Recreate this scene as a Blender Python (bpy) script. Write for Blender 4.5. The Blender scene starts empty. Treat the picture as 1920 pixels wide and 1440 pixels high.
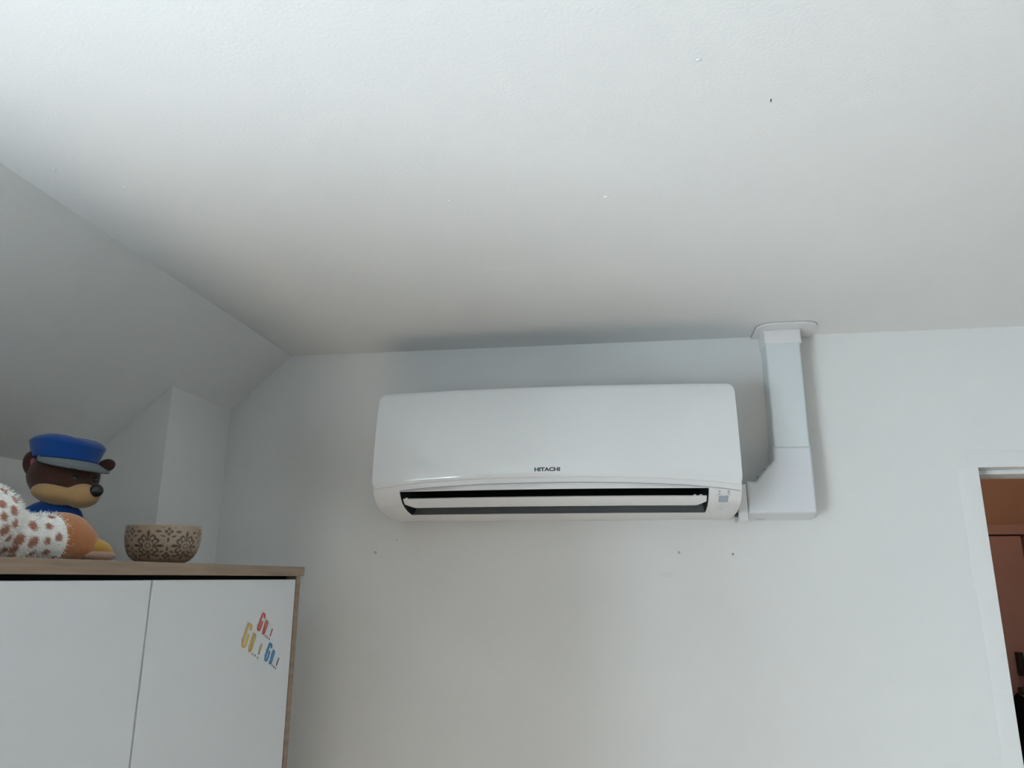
import bpy, bmesh, math, random
from mathutils import Vector, Matrix
random.seed(7)

# ------------------------------------------------------------------ camera
CZ = 1.83                      # camera height above the floor
scn = bpy.context.scene
C = bpy.data.collections.new('room'); scn.collection.children.link(C)

yaw, pitch, roll = math.radians(-8.532), math.radians(14.537), math.radians(0.234)
cy, sy, cp, sp = math.cos(yaw), math.sin(yaw), math.cos(pitch), math.sin(pitch)
F = Vector((sy*cp, cy*cp, sp)); R0 = Vector((cy, -sy, 0)); U0 = R0.cross(F)
RR = math.cos(roll)*R0 + math.sin(roll)*U0
UU = -math.sin(roll)*R0 + math.cos(roll)*U0
cam_d = bpy.data.cameras.new('camera'); cam = bpy.data.objects.new('camera', cam_d); C.objects.link(cam)
cam_d.sensor_width = 36.0; cam_d.lens = 36.0*1400/1920; cam_d.clip_start = 0.02
m = Matrix((RR, UU, -F)).transposed().to_4x4(); m.translation = (0, 0, CZ)
cam.matrix_world = m
scn.camera = cam

# ------------------------------------------------------------------ light
scn.view_settings.view_transform = 'Standard'; scn.view_settings.look = 'None'
scn.view_settings.gamma = 1.0; scn.view_settings.use_curve_mapping = False
scn.view_settings.exposure = 0.79
w = bpy.data.worlds.new('sky'); scn.world = w; w.use_nodes = True
bg = w.node_tree.nodes['Background']; bg.inputs['Color'].default_value = (0.75, 0.90, 1.0, 1); bg.inputs['Strength'].default_value = 13.3
WY0, WY1, WZ0, WZ1 = -1.15, 0.10, 0.80, 1.98          # window opening in the left wall
sd = bpy.data.lights.new('sun', 'SUN'); sd.energy = 40.0; sd.angle = math.radians(0.6); sd.color = (1.0, 0.97, 0.94)
sun = bpy.data.objects.new('sun', sd); C.objects.link(sun)
sun.rotation_euler = Vector((0.95, 0.90, -1.35)).to_track_quat('-Z', 'Y').to_euler()
pd = bpy.data.lights.new('window_portal', 'AREA'); pd.shape = 'RECTANGLE'; pd.size = WZ1-WZ0; pd.size_y = WY1-WY0
pd.cycles.is_portal = True
por = bpy.data.objects.new('window_portal', pd); C.objects.link(por)
por.matrix_world = Matrix(((0, 0, -1, -1.30), (0, 1, 0, (WY0+WY1)/2), (1, 0, 0, (WZ0+WZ1)/2), (0, 0, 0, 1)))

# ------------------------------------------------------------------ helpers
MATS = {}
def mat(name, col, rough=0.5, spec=0.5, noise=0.0, nscale=8.0, bump=0.0, bscale=200.0, coat=0.0, stretch=None, col2=None, metal=0.0, emit=None, sheen=0.0):
    M = bpy.data.materials.new(name); M.use_nodes = True; nt = M.node_tree; N = nt.nodes; L = nt.links
    b = N['Principled BSDF']
    b.inputs['Base Color'].default_value = (*col, 1); b.inputs['Roughness'].default_value = rough
    b.inputs['Specular IOR Level'].default_value = spec; b.inputs['Metallic'].default_value = metal
    b.inputs['Coat Weight'].default_value = coat; b.inputs['Coat Roughness'].default_value = 0.04
    b.inputs['Sheen Weight'].default_value = sheen
    tc = N.new('ShaderNodeTexCoord'); mp = N.new('ShaderNodeMapping'); L.new(tc.outputs['Object'], mp.inputs['Vector'])
    if stretch: mp.inputs['Scale'].default_value = stretch
    if noise > 0 or col2:
        n = N.new('ShaderNodeTexNoise'); n.inputs['Scale'].default_value = nscale; n.inputs['Detail'].default_value = 5
        L.new(mp.outputs[0], n.inputs['Vector'])
        r = N.new('ShaderNodeValToRGB'); L.new(n.outputs['Fac'], r.inputs['Fac'])
        c2 = col2 if col2 else tuple(min(1, c*(1-noise)) for c in col)
        r.color_ramp.elements[0].position = 0.3; r.color_ramp.elements[1].position = 0.7
        r.color_ramp.elements[0].color = (*c2, 1); r.color_ramp.elements[1].color = (*col, 1)
        L.new(r.outputs[0], b.inputs['Base Color'])
    if bump > 0:
        n2 = N.new('ShaderNodeTexNoise'); n2.inputs['Scale'].default_value = bscale; n2.inputs['Detail'].default_value = 3
        L.new(mp.outputs[0], n2.inputs['Vector'])
        bp = N.new('ShaderNodeBump'); bp.inputs['Strength'].default_value = bump; bp.inputs['Distance'].default_value = 0.002
        L.new(n2.outputs['Fac'], bp.inputs['Height']); L.new(bp.outputs[0], b.inputs['Normal'])
    if emit:
        b.inputs['Emission Color'].default_value = (*emit[:3], 1); b.inputs['Emission Strength'].default_value = emit[3]
    MATS[name] = M; return M

def attr_mat(name, attr, ca, cb, rough, sheen=0.0, bump=0.0, coat=0.0, noise=0.12):
    """two-tone material: the mesh attribute says where the second colour lies"""
    M = mat(name, ca, rough, 0.4, sheen=sheen, coat=coat); nt = M.node_tree; N = nt.nodes; L = nt.links; b = N['Principled BSDF']
    a = N.new('ShaderNodeAttribute'); a.attribute_name = attr
    mx = N.new('ShaderNodeMix'); mx.data_type = 'RGBA'; mx.inputs[6].default_value = (*ca, 1); mx.inputs[7].default_value = (*cb, 1)
    L.new(a.outputs['Fac'], mx.inputs[0])
    n = N.new('ShaderNodeTexNoise'); n.inputs['Scale'].default_value = 90; n.inputs['Detail'].default_value = 4
    tc = N.new('ShaderNodeTexCoord'); L.new(tc.outputs['Object'], n.inputs['Vector'])
    mr = N.new('ShaderNodeMapRange'); mr.inputs['To Min'].default_value = 1-noise; mr.inputs['To Max'].default_value = 1+noise
    L.new(n.outputs['Fac'], mr.inputs['Value'])
    mu = N.new('ShaderNodeMix'); mu.data_type = 'RGBA'; mu.blend_type = 'MULTIPLY'; mu.inputs[0].default_value = 1.0
    L.new(mx.outputs[2], mu.inputs[6]); L.new(mr.outputs[0], mu.inputs[7]); L.new(mu.outputs[2], b.inputs['Base Color'])
    return M

def wloc(o):
    v = Vector((0, 0, 0))
    while o: v += o.location; o = o.parent
    return v
def link(name, me, m, parent=None, smooth=False):
    if parent is not None:
        off = wloc(parent)
        for v in me.vertices: v.co -= off
    if m: me.materials.append(m)
    o = bpy.data.objects.new(name, me); C.objects.link(o)
    if parent is not None: o.parent = parent
    if smooth:
        for p in me.polygons: p.use_smooth = True
    return o
def obj(name, verts, faces, m, parent=None, smooth=False):
    me = bpy.data.meshes.new(name); me.from_pydata([tuple(v) for v in verts], [], faces); me.update()
    return link(name, me, m, parent, smooth)
def from_bm(name, bm, m, parent=None, smooth=False):
    bmesh.ops.recalc_face_normals(bm, faces=bm.faces)
    me = bpy.data.meshes.new(name); bm.to_mesh(me); bm.free(); return link(name, me, m, parent, smooth)
def thing(name, label, cat, loc, group=None):
    o = bpy.data.objects.new(name, None); C.objects.link(o); o.location = loc; o.empty_display_size = 0.05
    o['label'] = label; o['category'] = cat
    if group: o['group'] = group
    return o
def tag(o, label, cat):
    o['label'] = label; o['category'] = cat; return o
def struct(o, label=None):
    o['kind'] = 'structure'
    if label: o['label'] = label
    return o
def bx(bm, x0, x1, y0, y1, z0, z1, bev=0.0, seg=2):
    r = bmesh.ops.create_cube(bm, size=1.0); vs = r['verts']
    for v in vs: v.co = ((x0+x1)/2+v.co.x*(x1-x0), (y0+y1)/2+v.co.y*(y1-y0), (z0+z1)/2+v.co.z*(z1-z0))
    if bev > 0:
        es = list({e for v in vs for e in v.link_edges})
        bmesh.ops.bevel(bm, geom=es, offset=bev, segments=seg, affect='EDGES', profile=0.5)
def box(name, x0, x1, y0, y1, z0, z1, m, parent=None, bev=0.0, seg=2):
    bm = bmesh.new(); bx(bm, x0, x1, y0, y1, z0, z1, bev, seg); return from_bm(name, bm, m, parent)
def prism(name, poly, axis, a, b, m, parent=None, bev=0.0, seg=3, smooth=False, bev_side=None):
    """poly: 2D outline; extruded from a to b along axis ('y': poly in x,z; 'x': poly in y,z; 'z': poly in x,y)"""
    bm = bmesh.new()
    P = {'y': lambda p, t: (p[0], t, p[1]), 'x': lambda p, t: (t, p[0], p[1]), 'z': lambda p, t: (p[0], p[1], t)}[axis]
    va = [bm.verts.new(P(p, a)) for p in poly]; vb = [bm.verts.new(P(p, b)) for p in poly]
    n = len(poly); fa = bm.faces.new(va); bm.faces.new(list(reversed(vb)))
    for i in range(n): bm.faces.new((va[i], vb[i], vb[(i+1) % n], va[(i+1) % n]))
    bmesh.ops.recalc_face_normals(bm, faces=bm.faces)
    if bev > 0:
        es = list(fa.edges) if bev_side else list(bm.edges)
        if bev_side == 'front_and_long': es = [e for e in bm.edges if not all(v in vb for v in e.verts)]
        bmesh.ops.bevel(bm, geom=es, offset=bev, segments=seg, affect='EDGES', profile=0.5)
    return from_bm(name, bm, m, parent, smooth)
def ell(bm, c, r, rot=None, seg=24, ring=16, power=1.0):
    r0 = bmesh.ops.create_uvsphere(bm, u_segments=seg, v_segments=ring, radius=1.0)
    M = Matrix.Diagonal((*r, 1))
    if rot is not None: M = rot.to_4x4() @ M
    M = Matrix.Translation(c) @ M
    for v in r0['verts']: v.co = M @ v.co
    return r0['verts']
def ellipsoid(name, c, r, m, parent, rot=None, seg=24, ring=16):
    bm = bmesh.new(); ell(bm, Vector(c), r, rot, seg, ring); return from_bm(name, bm, m, parent, True)
def lathe(prof, seg):
    """closed-bottom lathe; prof = [(r,z)...]"""
    V = []; Fc = []
    n = len(prof)
    for i in range(seg):
        a = 2*math.pi*i/seg
        for r, z in prof: V.append((r*math.cos(a), r*math.sin(a), z))
    for i in range(seg):
        j = (i+1) % seg
        for k in range(n-1): Fc.append((i*n+k, j*n+k, j*n+k+1, i*n+k+1))
    return V, Fc

# ------------------------------------------------------------------ materials
REARDARK = mat('bounce_cut_paint', (0.24, 0.21, 0.18), 0.6, 0.3, noise=0.03, nscale=3, bump=0.06)  # dark tone invented for the unseen rear wall, to cut bounce light
PAINT = mat('wall_paint', (0.69, 0.692, 0.68), 0.55, 0.3, noise=0.02, nscale=3, bump=0.10, bscale=260)
WALLB = mat('wall_paint_marked', (0.69, 0.692, 0.68), 0.55, 0.3, noise=0.02, nscale=3, bump=0.10, bscale=260)
def stain(M, c, rad, depth):
    nt = M.node_tree; N = nt.nodes; L = nt.links; b = N['Principled BSDF']; src = b.inputs['Base Color'].links[0].from_socket
    tc = N.new('ShaderNodeTexCoord'); mp = N.new('ShaderNodeMapping'); L.new(tc.outputs['Object'], mp.inputs['Vector'])
    mp.inputs['Scale'].default_value = [1/r for r in rad]; mp.inputs['Location'].default_value = [-c[i]/rad[i] for i in range(3)]
    n = N.new('ShaderNodeTexNoise'); n.inputs['Scale'].default_value = 2.5; n.inputs['Detail'].default_value = 4; L.new(mp.outputs[0], n.inputs['Vector'])
    ln = N.new('ShaderNodeVectorMath'); ln.operation = 'LENGTH'; L.new(mp.outputs[0], ln.inputs[0])
    ad = N.new('ShaderNodeMath'); ad.operation = 'ADD'; L.new(ln.outputs['Value'], ad.inputs[0]); L.new(n.outputs['Fac'], ad.inputs[1])
    mr = N.new('ShaderNodeMapRange'); mr.inputs['From Min'].default_value = 0.8; mr.inputs['From Max'].default_value = 1.4
    mr.inputs['To Min'].default_value = 1-depth; mr.inputs['To Max'].default_value = 1.0; L.new(ad.outputs[0], mr.inputs['Value'])
    mu = N.new('ShaderNodeMix'); mu.data_type = 'RGBA'; mu.blend_type = 'MULTIPLY'; mu.inputs[0].default_value = 1.0
    L.new(src, mu.inputs[6]); L.new(mr.outputs[0], mu.inputs[7]); L.new(mu.outputs[2], b.inputs['Base Color'])
stain(WALLB, (0.092, 1.80, 1.8375), (0.024, 0.05, 0.008), 0.07)
CEILP = mat('ceiling_paint', (0.69, 0.693, 0.685), 0.5, 0.35, noise=0.015, nscale=2, bump=0.13, bscale=230)
FLOORM = mat('oak_floor', (0.455, 0.39, 0.33), 0.45, 0.4, stretch=(1, 8, 1), nscale=4, col2=(0.37, 0.315, 0.265))
PLASTIC = mat('white_plastic', (0.66, 0.66, 0.66), 0.32, 0.5, bump=0.02, bscale=900)
GLOSSY = mat('glossy_white_panel', (0.69, 0.70, 0.70), 0.09, 0.5, coat=0.6)
CONDUIT = mat('white_pvc', (0.60, 0.645, 0.655), 0.4, 0.45, bump=0.02, bscale=700)
DUCTM = mat('black_duct', (0.012, 0.012, 0.013), 0.6, 0.3)
VANEM = mat('dark_vane', (0.05, 0.05, 0.055), 0.35, 0.5)
SEAM = mat('seam_grey', (0.30, 0.31, 0.31), 0.6, 0.2)
LOGO = mat('logo_grey', (0.06, 0.065, 0.07), 0.5, 0.3)
ICON = mat('icon_grey', (0.16, 0.17, 0.18), 0.5, 0.3)
LINEG = mat('line_grey', (0.42, 0.45, 0.46), 0.5, 0.3)
LCD = mat('lcd_grey', (0.30, 0.35, 0.40), 0.3, 0.5)
WOOD = mat('grey_oak', (0.315, 0.232, 0.168), 0.5, 0.35, stretch=(40, 3.2, 46), nscale=2.2, col2=(0.215, 0.156, 0.112), bump=0.06, bscale=12)
DOORW = mat('white_laminate', (0.65, 0.67, 0.685), 0.35, 0.45, bump=0.015, bscale=500)
DARK = mat('dark_gap', (0.01, 0.01, 0.01), 0.8, 0.1)

# ------------------------------------------------------------------ the room
Z = lambda z: z + CZ
WY = 1.80                                  # room face of the back wall
XR, YB = 1.80, -2.30                       # right wall, rear wall
XK, ZK = -1.2385, Z(0.2318)                # knee wall and its top
XS, ZC = -0.864, Z(0.5692)                 # where the slope meets the flat ceiling
DX0, DX1, DZ = 0.785, 1.585, Z(0.243)      # doorway
floor = struct(box('floor', XK-0.2, XR+0.2, YB-0.2, 3.3, -0.1, 0.0, FLOORM), 'light oak floor')
struct(prism('ceiling', [(XS, ZC), (XR+0.2, ZC), (XR+0.2, ZC+0.15), (XS-0.05, ZC+0.15)], 'y', YB-0.2, WY+0.02, CEILP), 'flat white painted ceiling')
s = (ZC-ZK)/(XS-XK)
struct(prism('ceiling_slope', [(XK-0.12, ZK-0.12*s), (XS, ZC), (XS-0.05, ZC+0.15), (XK-0.12, ZK+0.10)], 'y', YB-0.2, WY+0.02, CEILP), 'sloping white ceiling strip at the left')
bm = bmesh.new()
bx(bm, XK-0.2, DX0, WY, WY+0.14, 0, ZC+0.1); bx(bm, DX0, DX1, WY, WY+0.14, DZ, ZC+0.1); bx(bm, DX1, XR+0.2, WY, WY+0.14, 0, ZC+0.1)
wall_back = struct(from_bm('wall_back', bm, WALLB), 'white painted wall carrying the air conditioner')
struct(box('wall_right', XR, XR+0.15, YB-0.2, WY, 0, ZC+0.1, PAINT))
struct(box('wall_rear', XK-0.2, XR+0.2, YB-0.15, YB, 0, ZC+0.1, REARDARK))
bm = bmesh.new()
bx(bm, XK-0.12, XK, YB, WY0, 0, ZK); bx(bm, XK-0.12, XK, WY1, WY, 0, ZK)
bx(bm, XK-0.12, XK, WY0, WY1, 0, WZ0); bx(bm, XK-0.12, XK, WY0, WY1, WZ1, ZK)
struct(from_bm('wall_left', bm, PAINT), 'low white knee wall under the slope')
# boxed-in corner under the slope
xn, zn = -1.0241, ZK + s*(-1.0241-XK)
struct(prism('wall_corner', [(XK-0.01, 0), (xn, 0), (xn, zn+0.002), (XK-0.01, ZK+0.001)], 'y', 1.538, WY+0.01, PAINT), 'boxed-in white wall corner under the slope')
# window (behind the camera to the left)
FRAME = mat('window_white', (0.8, 0.8, 0.8), 0.4)
win = thing('window_1', 'white framed window', 'window', (XK-0.06, (WY0+WY1)/2, WZ0)); del win['category']; win['kind'] = 'structure'
bm = bmesh.new()
for (a, b, c, d) in ((WY0, WY0+0.05, WZ0, WZ1), (WY1-0.05, WY1, WZ0, WZ1), (WY0, WY1, WZ0, WZ0+0.05), (WY0, WY1, WZ1-0.05, WZ1), ((WY0+WY1)/2-0.04, (WY0+WY1)/2+0.04, WZ0, WZ1)):
    bx(bm, XK-0.09, XK-0.04, a, b, c, d)
from_bm('window_frame', bm, FRAME, win)
box('window_sill', XK-0.10, XK+0.08, WY0-0.05, WY1+0.05, WZ0-0.03, WZ0, FRAME, win, 0.005)

# plaster repair band round the doorway, a hair proud of the wall
def band(name, pts_in, pts_out):
    n = len(pts_in); V = []; Fc = []
    for (a, b) in zip(pts_in, pts_out):
        m1 = (a[0]*0.12+b[0]*0.88, a[1]*0.12+b[1]*0.88)
        V += [(a[0], WY-0.0011, a[1]), (m1[0], WY-0.0011, m1[1]), (b[0], WY+0.0004, b[1])]
    for i in range(n-1):
        for k in range(2): Fc.append((3*i+k, 3*i+k+1, 3*i+k+4, 3*i+k+3))
    return obj(name, V, Fc, PAINT, wall_back, True)
rnd = random.Random(3)
zs = [0.02 + i*(DZ-0.02)/40 for i in range(41)]
band('plaster_band', [(DX0, z) for z in zs], [(DX0-0.040-0.004*math.sin(z*7)-rnd.uniform(0, 0.003), z) for z in zs])
xs_ = [DX0-0.02 + i*(DX1-DX0+0.02)/30 for i in range(31)]
band('plaster_band', [(x, DZ) for x in xs_], [(x, DZ+0.036+0.002*math.sin(x*17)+rnd.uniform(0, 0.002)) for x in xs_])
# old screw holes below the unit and a pock mark on the ceiling
def dot(name, x, z, r):
    V = [(x+r*math.cos(i*math.pi/5), WY-0.0006, z+r*math.sin(i*math.pi/5)) for i in range(10)]+[(x, WY+0.001, z)]
    return obj(name, V, [(i, (i+1) % 10, 10) for i in range(10)], DARK, wall_back)
for x, z, r in ((-0.6057, 0.058, 0.0026), (0.1204, 0.0575, 0.0025), (0.2405, 0.0538, 0.0026), (-0.5518, 0.0885, 0.0014)): dot('screw_hole', x, Z(z), r)
ceil_o = bpy.data.objects['ceiling']
obj('pock_mark', [(0.1935, 0.834, ZC-0.0006), (0.1950, 0.836, ZC-0.0006), (0.1952, 0.842, ZC-0.0006), (0.1940, 0.841, ZC-0.0006)], [(0, 1, 2, 3)], DARK, ceil_o)
for x, y, r in ((-0.253, 1.03, 0.0022), (-0.012, 1.052, 0.0026), (0.10, 0.75, 0.002), (-0.80, 0.86, 0.002), (-0.73, 0.92, 0.002)):
    ellipsoid('paint_blob', (x, y, ZC), (r*1.6, r, 0.0012), CEILP, ceil_o, seg=10, ring=6)
V = []
for i in range(21):
    x = -0.31+0.2*i/20; y = 1.302+0.013*i/20+0.001*math.sin(i*0.9)
    V += [(x, y-0.0012, ZC+0.0003), (x, y, ZC-0.0007), (x, y+0.0012, ZC+0.0003)]
obj('joint_ridge', V, [(3*i+k, 3*i+k+1, 3*i+k+4, 3*i+k+3) for i in range(20) for k in range(2)], CEILP, ceil_o, True)

# ------------------------------------------------------------------ air conditioner
AX0, AX1 = -0.545, 0.240; AXC = (AX0+AX1)/2; AHW = (AX1-AX0)/2
BOW = 0.026
FP = [(1.6045, 0.405), (1.5985, 0.385), (1.5905, 0.35), (1.583, 0.30), (1.578, 0.25), (1.576, 0.215), (1.5775, 0.193), (1.584, 0.177), (1.597, 0.163), (1.616, 0.152), (1.643, 0.1440), (1.682, 0.1378), (1.73, 0.1340), (1.80, 0.1320)]
def cat_interp(z):
    P = FP
    if z >= P[0][1]: return P[0][0]
    for i in range(len(P)-1):
        if P[i][1] >= z >= P[i+1][1]:
            t = (P[i][1]-z)/(P[i][1]-P[i+1][1])
            p0 = P[max(i-1, 0)]; p1 = P[i]; p2 = P[i+1]; p3 = P[min(i+2, len(P)-1)]
            # monotone hermite in z
            def sl(a, b): return (b[0]-a[0])/(b[1]-a[1]) if a != b else 0
            d = p2[1]-p1[1]
            m1 = (sl(p0, p1)+sl(p1, p2))/2 if i > 0 else sl(p1, p2); m2 = (sl(p1, p2)+sl(p2, p3))/2 if i+2 < len(P) else sl(p1, p2)
            return (2*t**3-3*t*t+1)*p1[0]+(t**3-2*t*t+t)*d*m1+(-2*t**3+3*t*t)*p2[0]+(t**3-t*t)*d*m2
    return 1.80
def bow(x, y):
    u = max(-1, min(1, (x-AXC)/AHW))
    return y - BOW*(1-u*u)*max(0, (1.8-y))/0.22
def surf(x, z, off=0.0):
    return (x, bow(x, cat_interp(z))-off, Z(z))
def zb(x):
    u = (x-AXC)/AHW; return 0.2035-0.013*u*u-0.006*u**6
def zseam(x):
    return zb(x)-0.0115
ac = thing('air_conditioner', 'white wall-mounted split air conditioner with dark louvred slot', 'air conditioner', (AXC, WY, Z(0.132)))
OX0, OX1 = -0.482, 0.172
cols_all = [AX0+0.0015]+[AX0+0.004+(AX1-AX0-0.008)*i/70 for i in range(71)]+[AX1-0.0015]
cols_all = sorted(set(round(c, 5) for c in cols_all if abs(c-OX0) > 0.004 and abs(c-OX1) > 0.004) | {OX0, OX1})
V = []; Fc = []
def grid(rows_fn, cols):
    base = len(V); n = None
    for x in cols:
        rr = rows_fn(x); n = len(rr)
        for (y, z) in rr: V.append((x, bow(x, y), Z(z)))
    for i in range(len(cols)-1):
        for k in range(n-1): Fc.append((base+i*n+k, base+i*n+k+1, base+(i+1)*n+k+1, base+(i+1)*n+k))
INS = 0.0025
def rows_top(x):
    r = [(1.799, 0.404), (1.70, 0.406), (1.65, 0.407), (1.622, 0.405), (1.611, 0.400)]
    zz = zseam(x)
    for i in range(22):
        z = 0.396+(zz-0.396)*i/21; r.append((cat_interp(z)+(INS if z > zb(x)+0.001 else 0.0), z))
    return r
grid(rows_top, cols_all)
def rows_end(x):
    zz = zseam(x); r = []
    for i in range(20):
        t = i/19; z = zz+(0.1378-zz)*t; r.append((cat_interp(z), z))
    return r+[(1.70, 0.1362), (1.73, 0.1342), (1.765, 0.1328), (1.799, 0.132)]
left = [c for c in cols_all if c <= OX0]; right = [c for c in cols_all if c >= OX1]; mid = [c for c in cols_all if OX0 <= c <= OX1]
grid(rows_end, left); grid(rows_end, right)
LIPZ = 0.1795
def rows_lip(x):
    zz = max(zseam(x), LIPZ+0.0008)
    y0 = cat_interp(zz); y = cat_interp(LIPZ)+0.0035; q = min(1, (zz-LIPZ)/0.004)
    r = [(y0, zz), (y0+0.0055*q, zz+0.0004*q), (y0+0.0065*q, zz-0.002*q), (y0*0.5+y*0.5+0.002*q, zz*0.5+LIPZ*0.5-0.0005*q), (y, LIPZ)]
    return r+[(y+0.003, LIPZ+0.0005), (y+0.008, LIPZ+0.004), (y+0.02, LIPZ+0.012)]
grid(rows_lip, mid)
def rows_bot(x):
    return [(1.735, 0.168), (1.712, 0.152), (1.695, 0.1435), (1.686, 0.1398), (1.682, 0.1385), (1.680, 0.1378), (1.682, 0.1374), (1.70, 0.1360), (1.73, 0.1342), (1.765, 0.1328), (1.799, 0.132)]
grid(rows_bot, mid)
# end caps
for x, cols in ((cols_all[0], 0), (cols_all[-1], 1)):
    pr = rows_top(x)+rows_end(x)[1:]
    base = len(V)
    for (y, z) in pr: V.append((x, y, Z(z)))
    Fc.append(tuple(range(base, base+len(pr))))
bm = bmesh.new(); me = bpy.data.meshes.new('tmp'); me.from_pydata(V, [], Fc); bm.from_mesh(me)
bmesh.ops.remove_doubles(bm, verts=bm.verts, dist=0.0002)
casing = from_bm('casing', bm, PLASTIC, ac, True)
# glossy front panel with rounded corners
cols = []
n = 12
for i in range(n+1): cols.append(AX0+0.016*(1-math.cos(i/n*math.pi/2)))
for i in range(1, 60): cols.append(AX0+0.016+(AX1-AX0-0.032)*i/60)
for i in range(n+1): cols.append(AX1-0.016*(1-math.cos((n-i)/n*math.pi/2)))
NZ = 26; V = []; Fc = []
for layer, off in ((0, 0.0045), (1, 0.0037), (2, -0.0025)):
    for x in cols:
        d = min(x-AX0, AX1-x); r = 0.016
        ins = r-math.sqrt(max(0, r*r-(r-d)**2)) if d < r else 0
        sh = 0.0009 if layer == 0 else 0.0
        z1 = 0.4045-ins-sh; z0 = zb(x)+ins+sh
        xx = x + (sh if x < AXC else -sh)*(1-min(1, d/0.01))
        for k in range(NZ):
            z = z0+(z1-z0)*k/(NZ-1)
            V.append(surf(xx, z, off))
nc = len(cols)
I = lambda l, i, k: l*nc*NZ+i*NZ+k
for i in range(nc-1):
    for k in range(NZ-1):
        Fc.append((I(0, i, k), I(0, i+1, k), I(0, i+1, k+1), I(0, i, k+1)))
for l in (0, 1):
    for i in range(nc-1):
        Fc.append((I(l, i, 0), I(l+1, i, 0), I(l+1, i+1, 0), I(l, i+1, 0)))
        Fc.append((I(l, i, NZ-1), I(l, i+1, NZ-1), I(l+1, i+1, NZ-1), I(l+1, i, NZ-1)))
    for k in range(NZ-1):
        Fc.append((I(l, 0, k), I(l, 0, k+1), I(l+1, 0, k+1), I(l+1, 0, k)))
        Fc.append((I(l, nc-1, k), I(l+1, nc-1, k), I(l+1, nc-1, k+1), I(l, nc-1, k+1)))
panel = obj('front_panel', V, Fc, GLOSSY, ac, True)
panel['label'] = 'glossy white bowed front panel'
# seam under the front strip
V = []; Fc = []
sc = [c for c in cols_all if OX0 <= c <= AX1-0.004]
for x in sc:
    for dz, off in ((0.0009, 0.0002), (0.0, -0.0006), (-0.0009, 0.0002)): V.append(surf(x, zseam(x)+dz, off+0.0003))
for i in range(len(sc)-1):
    for k in range(2): Fc.append((3*i+k, 3*i+k+1, 3*i+k+4, 3*i+k+3))
obj('seam', V, Fc, SEAM, ac)
# air duct, vanes, louvre
V = []; Fc = []
dp = [(1.590, 0.1835), (1.604, 0.196), (1.63, 0.222), (1.68, 0.262), (1.74, 0.272), (1.775, 0.24), (1.77, 0.20), (1.735, 0.1678)]
grid(lambda x: dp, [OX0-0.002]+mid[1:-1]+[OX1+0.002])
for x in (OX0+0.0003, OX1-0.0003):
    pr = [(cat_interp(LIPZ+(0.1378-LIPZ)*i/16)+0.0025, LIPZ+(0.1378-LIPZ)*i/16+0.0008) for i in range(17)]+dp[::-1]
    b0 = len(V)
    for (y, z) in pr: V.append((x, bow(x, y), Z(z)))
    Fc.append(tuple(range(b0, b0+len(pr))))
obj('air_duct', V, Fc, DUCTM, ac)['label'] = 'black air outlet'
for x in (-0.452, -0.37, -0.29, -0.205, -0.185, -0.145, -0.10, -0.055, 0.03, 0.10):
    prism('vane', [(1.598, 0.183), (1.60, 0.166), (1.622, 0.160), (1.65, 0.20), (1.63, 0.214)], 'x', x-0.0008, x+0.0008, VANEM, ac)
V = []; Fc = []
lx0, lx1 = OX0+0.004, OX1-0.0035
lcols = [lx0, lx0+0.006, lx0+0.014]+[lx0+0.02+(lx1-lx0-0.04)*i/40 for i in range(41)]+[lx1-0.014, lx1-0.006, lx1]
for x in lcols:
    d = min(x-lx0, lx1-x); cut = 0.0065*(1-min(1, d/0.020))**1.2
    top = 0.1642; botz = 0.1482+cut
    pts = []
    for i in range(8):
        z = top+(botz-top)*i/7; pts.append((cat_interp(z)+0.0005, z))
    back = [(y+0.0035, z+0.0022) for (y, z) in reversed(pts)]
    for (y, z) in pts+back: V.append((x, bow(x, y), Z(z)))
k2 = 16
for i in range(len(lcols)-1):
    for k in range(k2): Fc.append((i*k2+k, i*k2+(k+1) % k2, (i+1)*k2+(k+1) % k2, (i+1)*k2+k))
Fc.append(tuple(range(k2))); Fc.append(tuple(range((len(lcols)-1)*k2, len(lcols)*k2)))
bm = bmesh.new(); me = bpy.data.meshes.new('tmp'); me.from_pydata(V, [], Fc); bm.from_mesh(me)
lou = from_bm('louvre', bm, PLASTIC, ac)
for x in (lx0+0.008, lx1-0.012, lx1-0.024):
    box('louvre_clip', x-0.0025, x+0.0025, bow(x, 1.597), bow(x, 1.606), Z(0.1635), Z(0.168), PLASTIC, lou, 0.0006, 1)
# lettering on the panel
def text_mesh(txt, size, offset=0.0, spacing=1.0):
    cu = bpy.data.curves.new('t', 'FONT'); cu.body = txt; cu.size = size; cu.offset = offset; cu.space_character = spacing; cu.resolution_u = 4
    o = bpy.data.objects.new('t', cu); C.objects.link(o)
    dg = bpy.context.evaluated_depsgraph_get(); me = bpy.data.meshes.new_from_object(o.evaluated_get(dg))
    bpy.data.objects.remove(o); return me
me = text_mesh('HITACHI', 0.01, 0.0005, 1.0)
xs = [v.co.x for v in me.vertices]; ys = [v.co.y for v in me.vertices]
tx0, tx1, tz0, tz1 = -0.1838, -0.1302, 0.2148, 0.2232
for v in me.vertices:
    x = tx0+(v.co.x-min(xs))/(max(xs)-min(xs))*(tx1-tx0); z = tz0+(v.co.y-min(ys))/(max(ys)-min(ys))*(tz1-tz0)
    v.co = surf(x, z, 0.0048)
lt = link('lettering', me, LOGO, panel); lt['label'] = 'dark grey capital lettering'
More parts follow.
